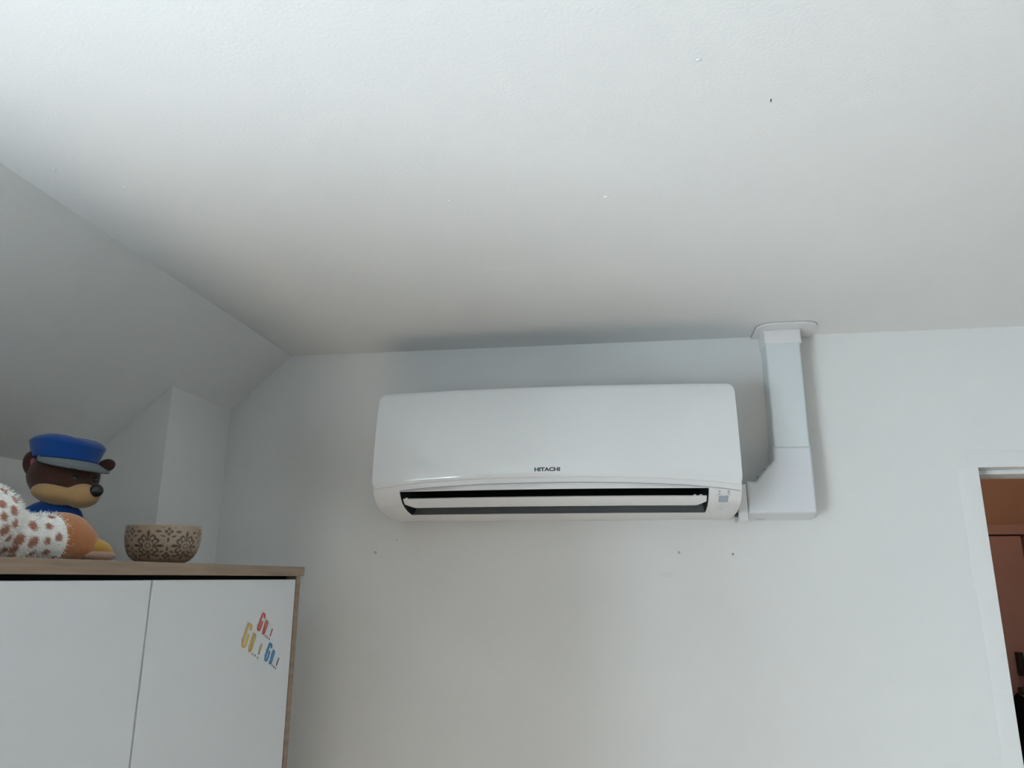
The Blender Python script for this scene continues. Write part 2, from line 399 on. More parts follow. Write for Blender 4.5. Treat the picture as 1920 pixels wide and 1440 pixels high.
# control window at the right end
disp = obj('control_window', *(lambda: (lambda P: ([surf(x, z, 0.0003) for x, z in P]+[surf(0.2025, 0.160, 0.0003)], [(i, (i+1) % len(P), len(P)) for i in range(len(P))]))(
    [(0.1885, 0.1795), (0.2165, 0.1765), (0.2160, 0.165), (0.2155, 0.152), (0.212, 0.1465), (0.2075, 0.1432), (0.2025, 0.142), (0.1965, 0.1432), (0.1915, 0.1465), (0.1885, 0.152), (0.1885, 0.165)]))(), PLASTIC, ac)
def stroke(name, pts, wd, m, parent, off=0.0006, closed=False):
    V = []; Fc = []; n = len(pts)
    for i in range(n):
        a = pts[(i-1) % n] if closed or i else pts[i]; b = pts[(i+1) % n] if closed or i < n-1 else pts[i]
        dx, dz = b[0]-a[0], b[1]-a[1]; l = math.hypot(dx, dz) or 1
        for sg in (1, -1): V.append(surf(pts[i][0]-dz/l*wd/2*sg, pts[i][1]+dx/l*wd/2*sg, off))
    for i in range(n if closed else n-1): Fc.append((2*i, 2*i+1, 2*((i+1) % n)+1, 2*((i+1) % n)))
    return obj(name, V, Fc, m, parent)
outl = [(0.1885, 0.1795), (0.2165, 0.1765), (0.2162, 0.165), (0.2157, 0.152), (0.212, 0.1465), (0.2075, 0.1432), (0.2025, 0.142), (0.1965, 0.1432), (0.1915, 0.1465), (0.1885, 0.152), (0.1885, 0.165)]
stroke('outline', outl, 0.0007, LINEG, disp, 0.0007, True)
V = []; Fc = []
for i in range(7):
    x = 0.1925+0.0195*i/6
    for k in range(5): V.append(surf(x, 0.1645-0.0115*k/4, 0.0009))
for i in range(6):
    for k in range(4): Fc.append((i*5+k, i*5+k+1, (i+1)*5+k+1, (i+1)*5+k))
obj('screen', V, Fc, LCD, disp)
def ring(cx, cz, rx, rz, wd, m):
    stroke('icon', [(cx+rx*math.cos(i*math.pi/8), cz+rz*math.sin(i*math.pi/8)) for i in range(16)], wd, m, disp, 0.0009, True)
ring(0.1935, 0.1728, 0.0018, 0.0015, 0.0009, ICON); ring(0.2118, 0.1722, 0.0018, 0.0015, 0.0009, ICON)
ring(0.2012, 0.1482, 0.0040, 0.0026, 0.0008, LINEG)
stroke('icon', [(0.1912, 0.1675), (0.1955, 0.1675)], 0.0015, ICON, disp, 0.0009)
stroke('icon', [(0.2103, 0.1665), (0.2137, 0.1688)], 0.0012, ICON, disp, 0.0009)
stroke('icon', [(0.1972, 0.1678), (0.2085, 0.1676)], 0.0003, LINEG, disp, 0.0009)
# small catches along the bottom lip
for x in (0.068, 0.084, 0.156):
    prism('catch', [(1.72, 0.1338), (1.76, 0.1322), (1.76, 0.1335), (1.72, 0.135)], 'x', x-0.0012, x+0.0012, SEAM, ac)

# ------------------------------------------------------------------ pipe cover
pc = thing('pipe_cover', 'white plastic pipe duct rising from the air conditioner to the ceiling', 'pipe cover', (0.377, WY, Z(0.13)))
def rprism(name, poly, y0, m, parent, bev, lift=0.0):
    bmx = bmesh.new()
    va = [bmx.verts.new((p[0], y0, Z(p[1]+(lift if p[1] < 0.14 else 0)))) for p in poly]; vb = [bmx.verts.new((p[0], WY-0.0003, Z(p[1]))) for p in poly]
    n = len(poly); bmx.faces.new(va); bmx.faces.new(list(reversed(vb)))
    for i in range(n): bmx.faces.new((va[i], vb[i], vb[(i+1) % n], va[(i+1) % n]))
    bmesh.ops.recalc_face_normals(bmx, faces=bmx.faces)
    vbs = set(vb)
    es = [e for e in bmx.edges if all(v not in vbs for v in e.verts)]
    bmesh.ops.bevel(bmx, geom=es, offset=bev, segments=4, affect='EDGES', profile=0.5)
    o = from_bm(name, bmx, m, parent, True)
    return o
def shade_angle(o, ang=35):
    me = o.data
    bmx = bmesh.new(); bmx.from_mesh(me)
    for e in bmx.edges:
        if len(e.link_faces) == 2 and e.calc_face_angle(0) > math.radians(ang): e.smooth = False
    bmx.to_mesh(me); bmx.free()
duct = rprism('vertical_cover', [(0.339, 0.285), (0.4165, 0.285), (0.4165, 0.56), (0.339, 0.56)], 1.735, CONDUIT, pc, 0.006)
elbow = rprism('elbow_cover', [(0.336, 0.289), (0.4185, 0.289), (0.4185, 0.129), (0.2725, 0.129), (0.2725, 0.2115), (0.293, 0.2115), (0.336, 0.259)], 1.7325, mat('white_pvc_cool', (0.62, 0.64, 0.665), 0.42, 0.45), pc, 0.008, 0.012)
collar = rprism('end_collar', [(0.2505, 0.206), (0.272, 0.206), (0.272, 0.124), (0.2505, 0.124)], 1.736, PLASTIC, pc, 0.004)
sleeve = rprism('top_sleeve', [(0.336, 0.531), (0.4195, 0.531), (0.4195, 0.566), (0.336, 0.566)], 1.7315, PLASTIC, pc, 0.006)
# rounded flange on the ceiling
def rrect(x0, x1, y0, y1, r, n=10):
    P = [(x1, y1), (x0, y1)]
    P += [(x0+r+r*math.cos(math.radians(180+90*i/n)), y0+r+r*math.sin(math.radians(180+90*i/n))) for i in range(n+1)]
    P += [(x1-r+r*math.cos(math.radians(270+90*i/n)), y0+r+r*math.sin(math.radians(270+90*i/n))) for i in range(n+1)]
    return P
flange = prism('ceiling_flange', rrect(0.318, 0.4535, 1.692, 1.7985, 0.035), 'z', ZC-0.0052, ZC-0.0008, PLASTIC, pc)
prism('gasket', rrect(0.3165, 0.455, 1.6905, 1.7985, 0.036), 'z', ZC-0.0012, ZC-0.0001, SEAM, flange)
for o in (duct, elbow, collar, sleeve): shade_angle(o)
shade_angle(casing, 40); shade_angle(panel, 60)
# clip marks on the elbow
box('clip_slot', 0.288, 0.3085, 1.752, 1.7535, Z(0.1283), Z(0.1292), SEAM, elbow)
for t in (0.25, 0.62):
    x = 0.293+0.043*t; z = 0.2115+0.0475*t
    box('clip_slot', x-0.003, x+0.003, 1.758, 1.764, Z(z-0.0006), Z(z+0.0012), SEAM, elbow)
# pipe stub between the unit and the collar
bm = bmesh.new(); bmesh.ops.create_cone(bm, cap_ends=True, segments=16, radius1=0.006, radius2=0.006, depth=0.022)
for v in bm.verts: v.co = (0.254+v.co.z, 1.752+v.co.x, Z(0.146)+v.co.y)
from_bm('pipe_stub', bm, PLASTIC, pc, True)
bm = bmesh.new(); bmesh.ops.create_cone(bm, cap_ends=True, segments=16, radius1=0.005, radius2=0.005, depth=0.022)
for v in bm.verts: v.co = (0.254+v.co.z, 1.745+v.co.x, Z(0.138)+v.co.y)
from_bm('pipe_stub', bm, VANEM, pc, True)

# ------------------------------------------------------------------ cabinet
CX = -0.66; CT0, CT1 = Z(0.0015), Z(0.0195); CY0, CY1 = 0.50, 1.4995; CXB = -1.225
cab = thing('cabinet', 'tall oak-framed cabinet with two white doors under the sloping ceiling', 'cabinet', ((CX+CXB)/2, (CY0+CY1)/2, 0))
box('worktop', CXB, CX+0.002, CY0-0.010, CY1+0.0100, CT0, CT1, WOOD, cab, 0.0008, 1)['label'] = 'grey oak top panel'
box('side_panel', CXB, CX-0.001, CY1-0.018, CY1, 0.0, CT0-0.0002, WOOD, cab, 0.0008, 1)
box('side_panel', CXB, CX-0.001, CY0, CY0+0.018, 0.0, CT0-0.0002, WOOD, cab, 0.0008, 1)
box('back_panel', CXB, CXB+0.008, CY0+0.018, CY1-0.018, 0.06, CT0-0.0002, WOOD, cab)
box('base_panel', CXB+0.008, CX-0.03, CY0+0.018, CY1-0.018, 0.05, 0.068, WOOD, cab)
box('shelf', CXB+0.008, CX-0.04, CY0+0.018, CY1-0.018, 1.20, 1.218, WOOD, cab)
box('top_gap_shade', CX-0.045, CX-0.024, CY0+0.018, CY1-0.018, CT0-0.06, CT0-0.0002, DARK, cab)  # black strip painting in the shade of the gap above the doors
GY = 1.0005
box('door_gap_shade', CX-0.05, CX-0.0195, GY-0.009, GY+0.009, 0.07, CT0-0.061, DARK, cab)  # black strip added behind the door gap to stand for its shade
dr = box('door', CX-0.0185, CX-0.0005, GY+0.0024, 1.4752, 0.07, Z(-0.0053), DOORW, cab, 0.0012, 2)
dl = box('door', CX-0.0185, CX-0.0005, 0.522, GY-0.0024, 0.07, Z(-0.0055), DOORW, cab, 0.0012, 2)
STICKER={
 'yellow':[
  ('l',[(1.3065,-0.0929),(1.3066,-0.0924),(1.3068,-0.0914),(1.3071,-0.0899),(1.3076,-0.0878),(1.3076,-0.0858),(1.307,-0.0841),(1.3057,-0.0825),(1.3037,-0.0811),(1.3012,-0.0802),(1.2982,-0.0796),(1.2953,-0.0796),(1.2925,-0.0801),(1.2903,-0.0813),(1.2885,-0.0829),(1.2867,-0.0851),(1.285,-0.0877),(1.2831,-0.0909),(1.2809,-0.0947),(1.2786,-0.0991),(1.2761,-0.1041),(1.2743,-0.1081),(1.2732,-0.1112),(1.2728,-0.1134),(1.2732,-0.1149),(1.2739,-0.1161),(1.2751,-0.1173),(1.2768,-0.1184),(1.279,-0.1193),(1.2817,-0.1199),(1.2845,-0.1201),(1.2867,-0.1197),(1.2887,-0.1189),(1.2904,-0.1173),(1.2923,-0.115),(1.2944,-0.1117),(1.2968,-0.1075),(1.2984,-0.1042),(1.2992,-0.1016),(1.2991,-0.0996),(1.2975,-0.0982),(1.2968,-0.0977),(1.2964,-0.0974),(1.2962,-0.0972)],
   [(1.2986,-0.0918),(1.2987,-0.0913),(1.2989,-0.0903),(1.2992,-0.0887),(1.2997,-0.0868),(1.2996,-0.0853),(1.2993,-0.0842),(1.2988,-0.0836),(1.2983,-0.0833),(1.298,-0.0831),(1.2982,-0.0832),(1.2983,-0.0832),(1.2981,-0.0832),(1.2971,-0.0837),(1.2957,-0.0849),(1.2942,-0.0869),(1.2925,-0.0894),(1.2906,-0.0926),(1.2884,-0.0964),(1.2861,-0.1007),(1.2836,-0.1057),(1.2818,-0.1096),(1.2807,-0.1125),(1.2804,-0.1144),(1.2806,-0.1151),(1.281,-0.1157),(1.2814,-0.1161),(1.2818,-0.1164),(1.2822,-0.1165),(1.282,-0.1165),(1.2816,-0.1165),(1.2817,-0.1165),(1.282,-0.1164),(1.2832,-0.1153),(1.2848,-0.1131),(1.2868,-0.1099),(1.2892,-0.1059),(1.2907,-0.1027),(1.2914,-0.1004),(1.2914,-0.0994),(1.2912,-0.0995),(1.2905,-0.0991),(1.2901,-0.0987),(1.2899,-0.0986)]),
  ('c',[(1.3176,-0.1005),(1.3182,-0.101),(1.3187,-0.1016),(1.319,-0.1021),(1.3191,-0.1027),(1.3189,-0.1032),(1.318,-0.1051),(1.3164,-0.1082),(1.3141,-0.1125),(1.3111,-0.1179),(1.3086,-0.1219),(1.3066,-0.1247),(1.3052,-0.1262),(1.3049,-0.1262),(1.3046,-0.1262),(1.3049,-0.1263),(1.3053,-0.1264),(1.3052,-0.1263),(1.305,-0.1262),(1.3049,-0.126),(1.3048,-0.1256),(1.3049,-0.1251),(1.3056,-0.1233),(1.307,-0.1201),(1.309,-0.1156),(1.3117,-0.1098),(1.3141,-0.1053),(1.3161,-0.1023),(1.3176,-0.1006),(1.3181,-0.1005),(1.3181,-0.1005),(1.3176,-0.1004)],
   [(1.3221,-0.0992),(1.3235,-0.1003),(1.3244,-0.1013),(1.325,-0.1024),(1.3251,-0.1034),(1.3248,-0.1044),(1.3239,-0.1063),(1.3222,-0.1095),(1.3199,-0.1138),(1.3168,-0.1192),(1.3142,-0.1233),(1.3121,-0.1262),(1.3104,-0.128),(1.3086,-0.1287),(1.3068,-0.1289),(1.3047,-0.1288),(1.3025,-0.1283),(1.3009,-0.1275),(1.2998,-0.1267),(1.2992,-0.1258),(1.299,-0.1249),(1.2991,-0.1241),(1.2999,-0.1221),(1.3012,-0.1189),(1.3033,-0.1144),(1.306,-0.1086),(1.3084,-0.1041),(1.3104,-0.1009),(1.3123,-0.0989),(1.3145,-0.098),(1.3169,-0.0978),(1.3199,-0.0982)]),
  ('l',[(1.3468,-0.1175),(1.3368,-0.1349)],
   [(1.3525,-0.1188),(1.3424,-0.1362)]),
  ('d',(1.3165, -0.1326),0.0028,0.0019),
  ('d',(1.3261, -0.1363),0.0031,0.0021),
  ('d',(1.3357, -0.1408),0.0031,0.0021),
  ('l',[(1.2871,-0.0766),(1.2959,-0.0803)],
   [(1.288,-0.0761),(1.2968,-0.0798)]),
  ('l',[(1.2839,-0.0829),(1.292,-0.0861)],
   [(1.2847,-0.0824),(1.2928,-0.0856)]),
  ('l',[(1.2776,-0.0929),(1.2847,-0.0961)],
   [(1.2784,-0.0924),(1.2856,-0.0956)]),
  ('l',[(1.2686,-0.1048),(1.2772,-0.1078)],
   [(1.2693,-0.1043),(1.2779,-0.1072)]),
  ('l',[(1.3098,-0.095),(1.3163,-0.0978)],
   [(1.3106,-0.0946),(1.3171,-0.0973)]),
  ('l',[(1.3029,-0.1081),(1.3075,-0.11)],
   [(1.3037,-0.1077),(1.3083,-0.1096)]),
  ('l',[(1.2945,-0.1167),(1.3,-0.1191)],
   [(1.2953,-0.1163),(1.3008,-0.1186)]),
 ],
 'red':[
  ('l',[(1.3539,-0.0743),(1.354,-0.074),(1.354,-0.0732),(1.3541,-0.0721),(1.3543,-0.0705),(1.3541,-0.069),(1.3535,-0.0676),(1.3525,-0.0663),(1.351,-0.0652),(1.3489,-0.0643),(1.3459,-0.0638),(1.3432,-0.064),(1.3411,-0.0646),(1.3395,-0.0657),(1.3382,-0.0671),(1.3369,-0.0689),(1.3357,-0.0711),(1.3343,-0.0737),(1.3327,-0.0767),(1.3308,-0.0802),(1.3288,-0.0841),(1.3274,-0.0872),(1.3265,-0.0895),(1.3261,-0.0912),(1.3264,-0.0922),(1.327,-0.0931),(1.328,-0.0939),(1.3295,-0.0947),(1.3314,-0.0953),(1.3335,-0.0956),(1.3356,-0.0955),(1.3371,-0.0951),(1.3385,-0.0944),(1.3398,-0.0932),(1.3413,-0.0913),(1.343,-0.0887),(1.345,-0.0854),(1.3464,-0.0827),(1.3471,-0.0807),(1.347,-0.0791),(1.3457,-0.078),(1.3452,-0.0777),(1.3449,-0.0775),(1.3447,-0.0774)],
   [(1.3473,-0.0737),(1.3473,-0.0733),(1.3474,-0.0725),(1.3475,-0.0714),(1.3476,-0.0699),(1.3475,-0.0688),(1.3471,-0.0678),(1.3465,-0.0671),(1.3459,-0.0667),(1.3458,-0.0666),(1.3465,-0.0667),(1.3468,-0.0667),(1.3464,-0.0668),(1.3455,-0.0674),(1.3444,-0.0686),(1.3433,-0.0702),(1.3421,-0.0723),(1.3406,-0.0749),(1.339,-0.0779),(1.3372,-0.0814),(1.3352,-0.0853),(1.3337,-0.0883),(1.3328,-0.0905),(1.3325,-0.0919),(1.3327,-0.0922),(1.3329,-0.0926),(1.333,-0.0927),(1.333,-0.0927),(1.333,-0.0927),(1.3327,-0.0926),(1.3324,-0.0926),(1.3325,-0.0926),(1.3328,-0.0925),(1.3337,-0.0916),(1.335,-0.0899),(1.3367,-0.0874),(1.3386,-0.0841),(1.3399,-0.0816),(1.3405,-0.0798),(1.3406,-0.0791),(1.3405,-0.0793),(1.34,-0.079),(1.3397,-0.0788),(1.3395,-0.0787)]),
  ('c',[(1.3616,-0.0804),(1.362,-0.0807),(1.3625,-0.0812),(1.3627,-0.0816),(1.3628,-0.0821),(1.3628,-0.0827),(1.3621,-0.0842),(1.3607,-0.0866),(1.3588,-0.0899),(1.3562,-0.0941),(1.3541,-0.0973),(1.3525,-0.0994),(1.3514,-0.1005),(1.3513,-0.1004),(1.3512,-0.1004),(1.3516,-0.1004),(1.352,-0.1006),(1.352,-0.1006),(1.3519,-0.1005),(1.3518,-0.1002),(1.3517,-0.0999),(1.3518,-0.0994),(1.3523,-0.098),(1.3534,-0.0955),(1.355,-0.0922),(1.3571,-0.0879),(1.359,-0.0845),(1.3606,-0.0821),(1.3618,-0.0808),(1.3624,-0.0806),(1.3626,-0.0805),(1.3619,-0.0804)],
   [(1.3654,-0.0791),(1.3666,-0.08),(1.3674,-0.0808),(1.3679,-0.0817),(1.3681,-0.0826),(1.368,-0.0835),(1.3672,-0.0851),(1.3659,-0.0876),(1.3639,-0.091),(1.3613,-0.0952),(1.3591,-0.0984),(1.3574,-0.1007),(1.3559,-0.102),(1.3542,-0.1026),(1.3527,-0.1027),(1.3509,-0.1026),(1.3491,-0.1021),(1.3479,-0.1015),(1.3471,-0.1008),(1.3467,-0.1001),(1.3466,-0.0994),(1.3467,-0.0986),(1.3473,-0.0971),(1.3484,-0.0946),(1.3499,-0.0912),(1.352,-0.0869),(1.3539,-0.0835),(1.3556,-0.081),(1.3571,-0.0794),(1.3587,-0.0786),(1.3606,-0.0782),(1.3632,-0.0784)]),
  ('l',[(1.3847,-0.0938),(1.3768,-0.1072)],
   [(1.389,-0.0947),(1.3811,-0.1081)]),
  ('d',(1.36, -0.1053),0.0025,0.0017),
  ('d',(1.3679, -0.1085),0.0027,0.0017),
  ('d',(1.3764, -0.1119),0.0026,0.0017),
  ('l',[(1.3358,-0.0606),(1.3435,-0.0635)],
   [(1.3365,-0.0602),(1.3442,-0.0631)]),
  ('l',[(1.3358,-0.0659),(1.3407,-0.0677)],
   [(1.3366,-0.0654),(1.3414,-0.0673)]),
  ('l',[(1.3303,-0.0744),(1.3351,-0.0763)],
   [(1.331,-0.074),(1.3358,-0.0759)]),
  ('l',[(1.3238,-0.0836),(1.3299,-0.086)],
   [(1.3245,-0.0832),(1.3305,-0.0856)]),
  ('l',[(1.3548,-0.0752),(1.3608,-0.078)],
   [(1.3556,-0.0749),(1.3617,-0.0776)]),
 ],
 'blue':[
  ('l',[(1.3917,-0.1295),(1.3917,-0.1292),(1.3919,-0.1285),(1.3921,-0.1274),(1.3924,-0.126),(1.3924,-0.1245),(1.3919,-0.1232),(1.3909,-0.1219),(1.3892,-0.1208),(1.3871,-0.1198),(1.3841,-0.1193),(1.3814,-0.1194),(1.3793,-0.1199),(1.3777,-0.1209),(1.3763,-0.1222),(1.375,-0.1239),(1.3737,-0.1261),(1.3722,-0.1286),(1.3705,-0.1316),(1.3685,-0.135),(1.3664,-0.1388),(1.3649,-0.1418),(1.3639,-0.1442),(1.3635,-0.1458),(1.3638,-0.1469),(1.3644,-0.1478),(1.3654,-0.1487),(1.3668,-0.1496),(1.3686,-0.1504),(1.3711,-0.151),(1.3736,-0.1511),(1.3756,-0.1508),(1.3772,-0.1501),(1.3786,-0.1488),(1.38,-0.1469),(1.3817,-0.1442),(1.3836,-0.1409),(1.3849,-0.1382),(1.3856,-0.1361),(1.3855,-0.1345),(1.3841,-0.1334),(1.3836,-0.133),(1.3832,-0.1328),(1.3831,-0.1326)],
   [(1.3847,-0.1285),(1.3848,-0.1281),(1.385,-0.1274),(1.3852,-0.1264),(1.3855,-0.125),(1.3855,-0.124),(1.3852,-0.1231),(1.3847,-0.1226),(1.3842,-0.1222),(1.3841,-0.1221),(1.3847,-0.1223),(1.3851,-0.1223),(1.3848,-0.1223),(1.3839,-0.1229),(1.3828,-0.1239),(1.3816,-0.1255),(1.3803,-0.1275),(1.3788,-0.1301),(1.3771,-0.133),(1.3752,-0.1364),(1.373,-0.1402),(1.3715,-0.1432),(1.3706,-0.1454),(1.3702,-0.1468),(1.3704,-0.1471),(1.3706,-0.1475),(1.371,-0.1478),(1.3713,-0.1481),(1.3717,-0.1482),(1.3714,-0.1482),(1.3709,-0.1481),(1.3708,-0.1481),(1.3711,-0.148),(1.3721,-0.1471),(1.3735,-0.1453),(1.3751,-0.1427),(1.3769,-0.1394),(1.3781,-0.1368),(1.3787,-0.135),(1.3787,-0.1342),(1.3787,-0.1345),(1.3781,-0.1341),(1.3778,-0.1339),(1.3776,-0.1338)]),
  ('c',[(1.3997,-0.1356),(1.4001,-0.1359),(1.4005,-0.1364),(1.4007,-0.1369),(1.4008,-0.1375),(1.4007,-0.1381),(1.4,-0.1397),(1.3987,-0.1421),(1.3968,-0.1454),(1.3943,-0.1496),(1.3923,-0.1527),(1.3907,-0.1548),(1.3895,-0.1559),(1.3893,-0.1559),(1.3892,-0.1559),(1.3896,-0.156),(1.3899,-0.1561),(1.3897,-0.1559),(1.3895,-0.1558),(1.3893,-0.1554),(1.3893,-0.155),(1.3894,-0.1544),(1.3901,-0.1529),(1.3913,-0.1504),(1.393,-0.1471),(1.3952,-0.1428),(1.3972,-0.1395),(1.3988,-0.1372),(1.4001,-0.136),(1.4006,-0.1358),(1.4007,-0.1358),(1.4,-0.1356)],
   [(1.4037,-0.1347),(1.4048,-0.1356),(1.4054,-0.1365),(1.4058,-0.1373),(1.4059,-0.1382),(1.4057,-0.1391),(1.405,-0.1407),(1.4036,-0.1432),(1.4017,-0.1465),(1.3992,-0.1507),(1.3971,-0.1539),(1.3954,-0.1561),(1.394,-0.1575),(1.3924,-0.158),(1.3908,-0.1581),(1.3888,-0.1579),(1.3869,-0.1573),(1.3857,-0.1566),(1.3848,-0.1558),(1.3844,-0.155),(1.3843,-0.1542),(1.3845,-0.1534),(1.3852,-0.1518),(1.3864,-0.1494),(1.3881,-0.146),(1.3903,-0.1417),(1.3923,-0.1384),(1.394,-0.136),(1.3955,-0.1345),(1.3972,-0.1338),(1.3991,-0.1335),(1.4017,-0.1339)]),
  ('l',[(1.4221,-0.1489),(1.4134,-0.1622)],
   [(1.4264,-0.1499),(1.4177,-0.1633)]),
  ('d',(1.3983, -0.1607),0.0026,0.0017),
  ('d',(1.4059, -0.1639),0.0028,0.0018),
  ('d',(1.4133, -0.1672),0.0026,0.0017),
  ('l',[(1.3753,-0.1172),(1.3827,-0.1198)],
   [(1.376,-0.1168),(1.3834,-0.1194)]),
  ('l',[(1.3725,-0.1219),(1.3778,-0.1235)],
   [(1.3731,-0.1214),(1.3784,-0.1231)]),
  ('l',[(1.3665,-0.1298),(1.3719,-0.1319)],
   [(1.3672,-0.1294),(1.3726,-0.1315)]),
  ('l',[(1.3623,-0.139),(1.3682,-0.1412)],
   [(1.3629,-0.1386),(1.3688,-0.1408)]),
  ('l',[(1.3924,-0.1312),(1.3996,-0.1341)],
   [(1.3931,-0.1308),(1.4003,-0.1337)]),
 ],
}

st = thing('door_sticker', 'clear sticker with three slanted GO words in yellow, red and blue on cabinet door', 'sticker', (CX, 1.37, Z(-0.12)))
SCOL = {'yellow': (0.60, 0.40, 0.09), 'red': (0.58, 0.085, 0.06), 'blue': (0.035, 0.22, 0.42)}
ST = {k: mat('print_'+k, c, 0.4, 0.4) for k, c in SCOL.items()}
ST2 = {'yellow': mat('print_ochre', (0.42, 0.33, 0.14), 0.4), 'red': mat('print_maroon', (0.36, 0.06, 0.08), 0.4), 'blue': mat('print_navy', (0.03, 0.06, 0.12), 0.4)}
for col, parts in STICKER.items():
    V = []; Fc = []; V2 = []; F2 = []
    for q, p in enumerate(parts):
        if p[0] == 'd':
            b0 = len(V2); (y, z), ry, rz = p[1], p[2], p[3]
            for i in range(10): V2.append((CX+0.0002, y+ry*math.cos(i*math.pi/5), Z(z)+rz*math.sin(i*math.pi/5)))
            F2.append(tuple(range(b0, b0+10)))
            continue
        tgt_v, tgt_f = (V2, F2) if q == 2 else (V, Fc)
        b0 = len(tgt_v); n = len(p[1])
        for a, b in zip(p[1], p[2]): tgt_v.append((CX+0.0002+0.00004*(q % 3), a[0], Z(a[1]))); tgt_v.append((CX+0.0002+0.00004*(q % 3), b[0], Z(b[1])))
        for i in range(n if p[0] == 'c' else n-1): tgt_f.append((b0+2*i, b0+2*i+1, b0+2*((i+1) % n)+1, b0+2*((i+1) % n)))
    w1 = obj('lettering', V, Fc, ST[col], st); w1['label'] = col+' GO lettering'
    obj('punctuation', V2, F2, ST2[col], w1)

# ------------------------------------------------------------------ bowl
import numpy as np
BC = Vector((-0.765, 1.1745, CT1))
BH = 0.0610
bprof = [(0.0, 0.0), (0.030, 0.0), (0.0335, 0.0006), (0.0365, 0.002), (0.0440, 0.0062), (0.0500, 0.0122), (0.0542, 0.0195), (0.0570, 0.029), (0.0585, 0.039), (0.0590, 0.050), (0.0588, 0.0605), (0.0580, 0.0612), (0.0562, 0.0608), (0.0555, 0.050), (0.0540, 0.035), (0.0500, 0.020), (0.0420, 0.010), (0.025, 0.006), (0.0, 0.0055)]
def resample(P, n):
    P = np.array(P); d = np.r_[0, np.cumsum(np.hypot(*np.diff(P, axis=0).T))]
    t = np.linspace(0, d[-1], n); return np.c_[np.interp(t, d, P[:, 0]), np.interp(t, d, P[:, 1])]
outer = resample(bprof[1:12], 84); inner = resample(bprof[11:], 24)[1:]
prof = np.vstack([[[0.0, 0.0]], outer, inner])
SEG = 480
E4 = []                                    # (s, t, rs, rt, angle) in ornament units, one period
def add(s_, t_, a_, b_, ang=0.0): E4.append((s_, t_, a_, b_, math.radians(ang)))
def fleur(rotdeg):
    c, s_ = math.cos(math.radians(rotdeg)), math.sin(math.radians(rotdeg))
    L_ = [(0, 22, 2.9, 6.2, 0), (0, 13.0, 1.3, 4.5, 0), (0, 17, 1.8, 3, 0)]
    for sx in (-1, 1):
        for (x, y, r) in ((1.6, 10.5, 1.3), (3.0, 13.0, 1.4), (4.6, 15.6, 1.6), (6.8, 17.6, 1.9), (9.2, 18.0, 2.1), (11.2, 16.6, 2.0), (12.0, 14.4, 1.8), (10.8, 12.8, 1.5)): L_.append((sx*x, y, r, r, 0))
        L_.append((sx*4.4, 9.6, 1.5, 1.2, 0))
    for (x, y, a, b, g) in L_:
        add(x*c-y*s_, x*s_+y*c, a, b, g+rotdeg)
for r_ in (0, 90, 180, 270): fleur(r_)
for i in range(8):
    a = i*math.pi/4; add(4.6*math.cos(a), 4.6*math.sin(a), 1.7, 1.3, i*45)
for sx in (-1, 1):
    for sz in (-1, 1): add(8.4*sx, 8.4*sz, 2.6, 2.0, 45*sx*sz)
PER = 2*math.pi/6*0.058/0.00087
for base_t in (26.0, -19.5):
    for sh in (-PER/2, PER/2):
        for (x, y) in ((0, 4.6), (0, -4.6), (4.8, 0), (-4.8, 0)): add(sh+x, base_t+y, 3.0, 2.9, 45)
        for sx in (-1, 1):
            for sz in (-1, 1): add(sh+9.5*sx, base_t+8.5*sz, 4.0, 1.6, -18*sx*sz)
            add(sh+17.5*sx, base_t, 5.2, 2.2, 0)
        add(sh, base_t-(15 if base_t > 0 else -14), 1.9, 4.4, 0)
arc = np.r_[0, np.cumsum(np.hypot(*np.diff(prof, axis=0).T))]
zmid = 0.0275; k_mid = int(np.argmin(abs(outer[:, 1]-zmid)))+1
th = np.arange(SEG)/SEG*2*math.pi
TH, AR = np.meshgrid(th, arc, indexing='ij')
THloc = (TH-math.radians(-20.0)+math.pi/6) % (math.pi/3)-math.pi/6
S_ = THloc*0.058/0.00087; T_ = (AR-arc[k_mid])/0.00087
val = np.full(S_.shape, 9.0)
for (s0, t0, a, b, g) in E4:
    ds = S_-s0; dt = T_-t0; c, s_ = math.cos(g), math.sin(g)
    val = np.minimum(val, ((ds*c+dt*s_)/a)**2+((-ds*s_+dt*c)/b)**2)
dark = np.clip((1.25-val)/0.6, 0, 1)
nz = len(prof); msk = np.zeros(nz); msk[8:len(outer)-5] = 1; dark = dark*msk[None, :]
V = np.zeros((SEG, nz, 3)); rr_ = prof[None, :, 0]-0.0007*dark
V[:, :, 0] = rr_*np.cos(TH); V[:, :, 1] = rr_*np.sin(TH); V[:, :, 2] = prof[None, :, 1]
Fc = [(i*nz+k, ((i+1) % SEG)*nz+k, ((i+1) % SEG)*nz+k+1, i*nz+k+1) for i in range(SEG) for k in range(nz-1)]
BOWLM = attr_mat('glazed_taupe', 'relief', (0.33, 0.245, 0.17), (0.095, 0.060, 0.04), 0.28, coat=0.3, noise=0.10)
bowl = obj('bowl', (V.reshape(-1, 3)+np.array(BC)).tolist(), Fc, BOWLM, None, True)
at = bowl.data.attributes.new('relief', 'FLOAT', 'POINT'); at.data.foreach_set('value', dark.reshape(-1).astype(np.float32))
tag(bowl, 'glazed taupe ceramic bowl with embossed floral relief on the cabinet top', 'bowl')

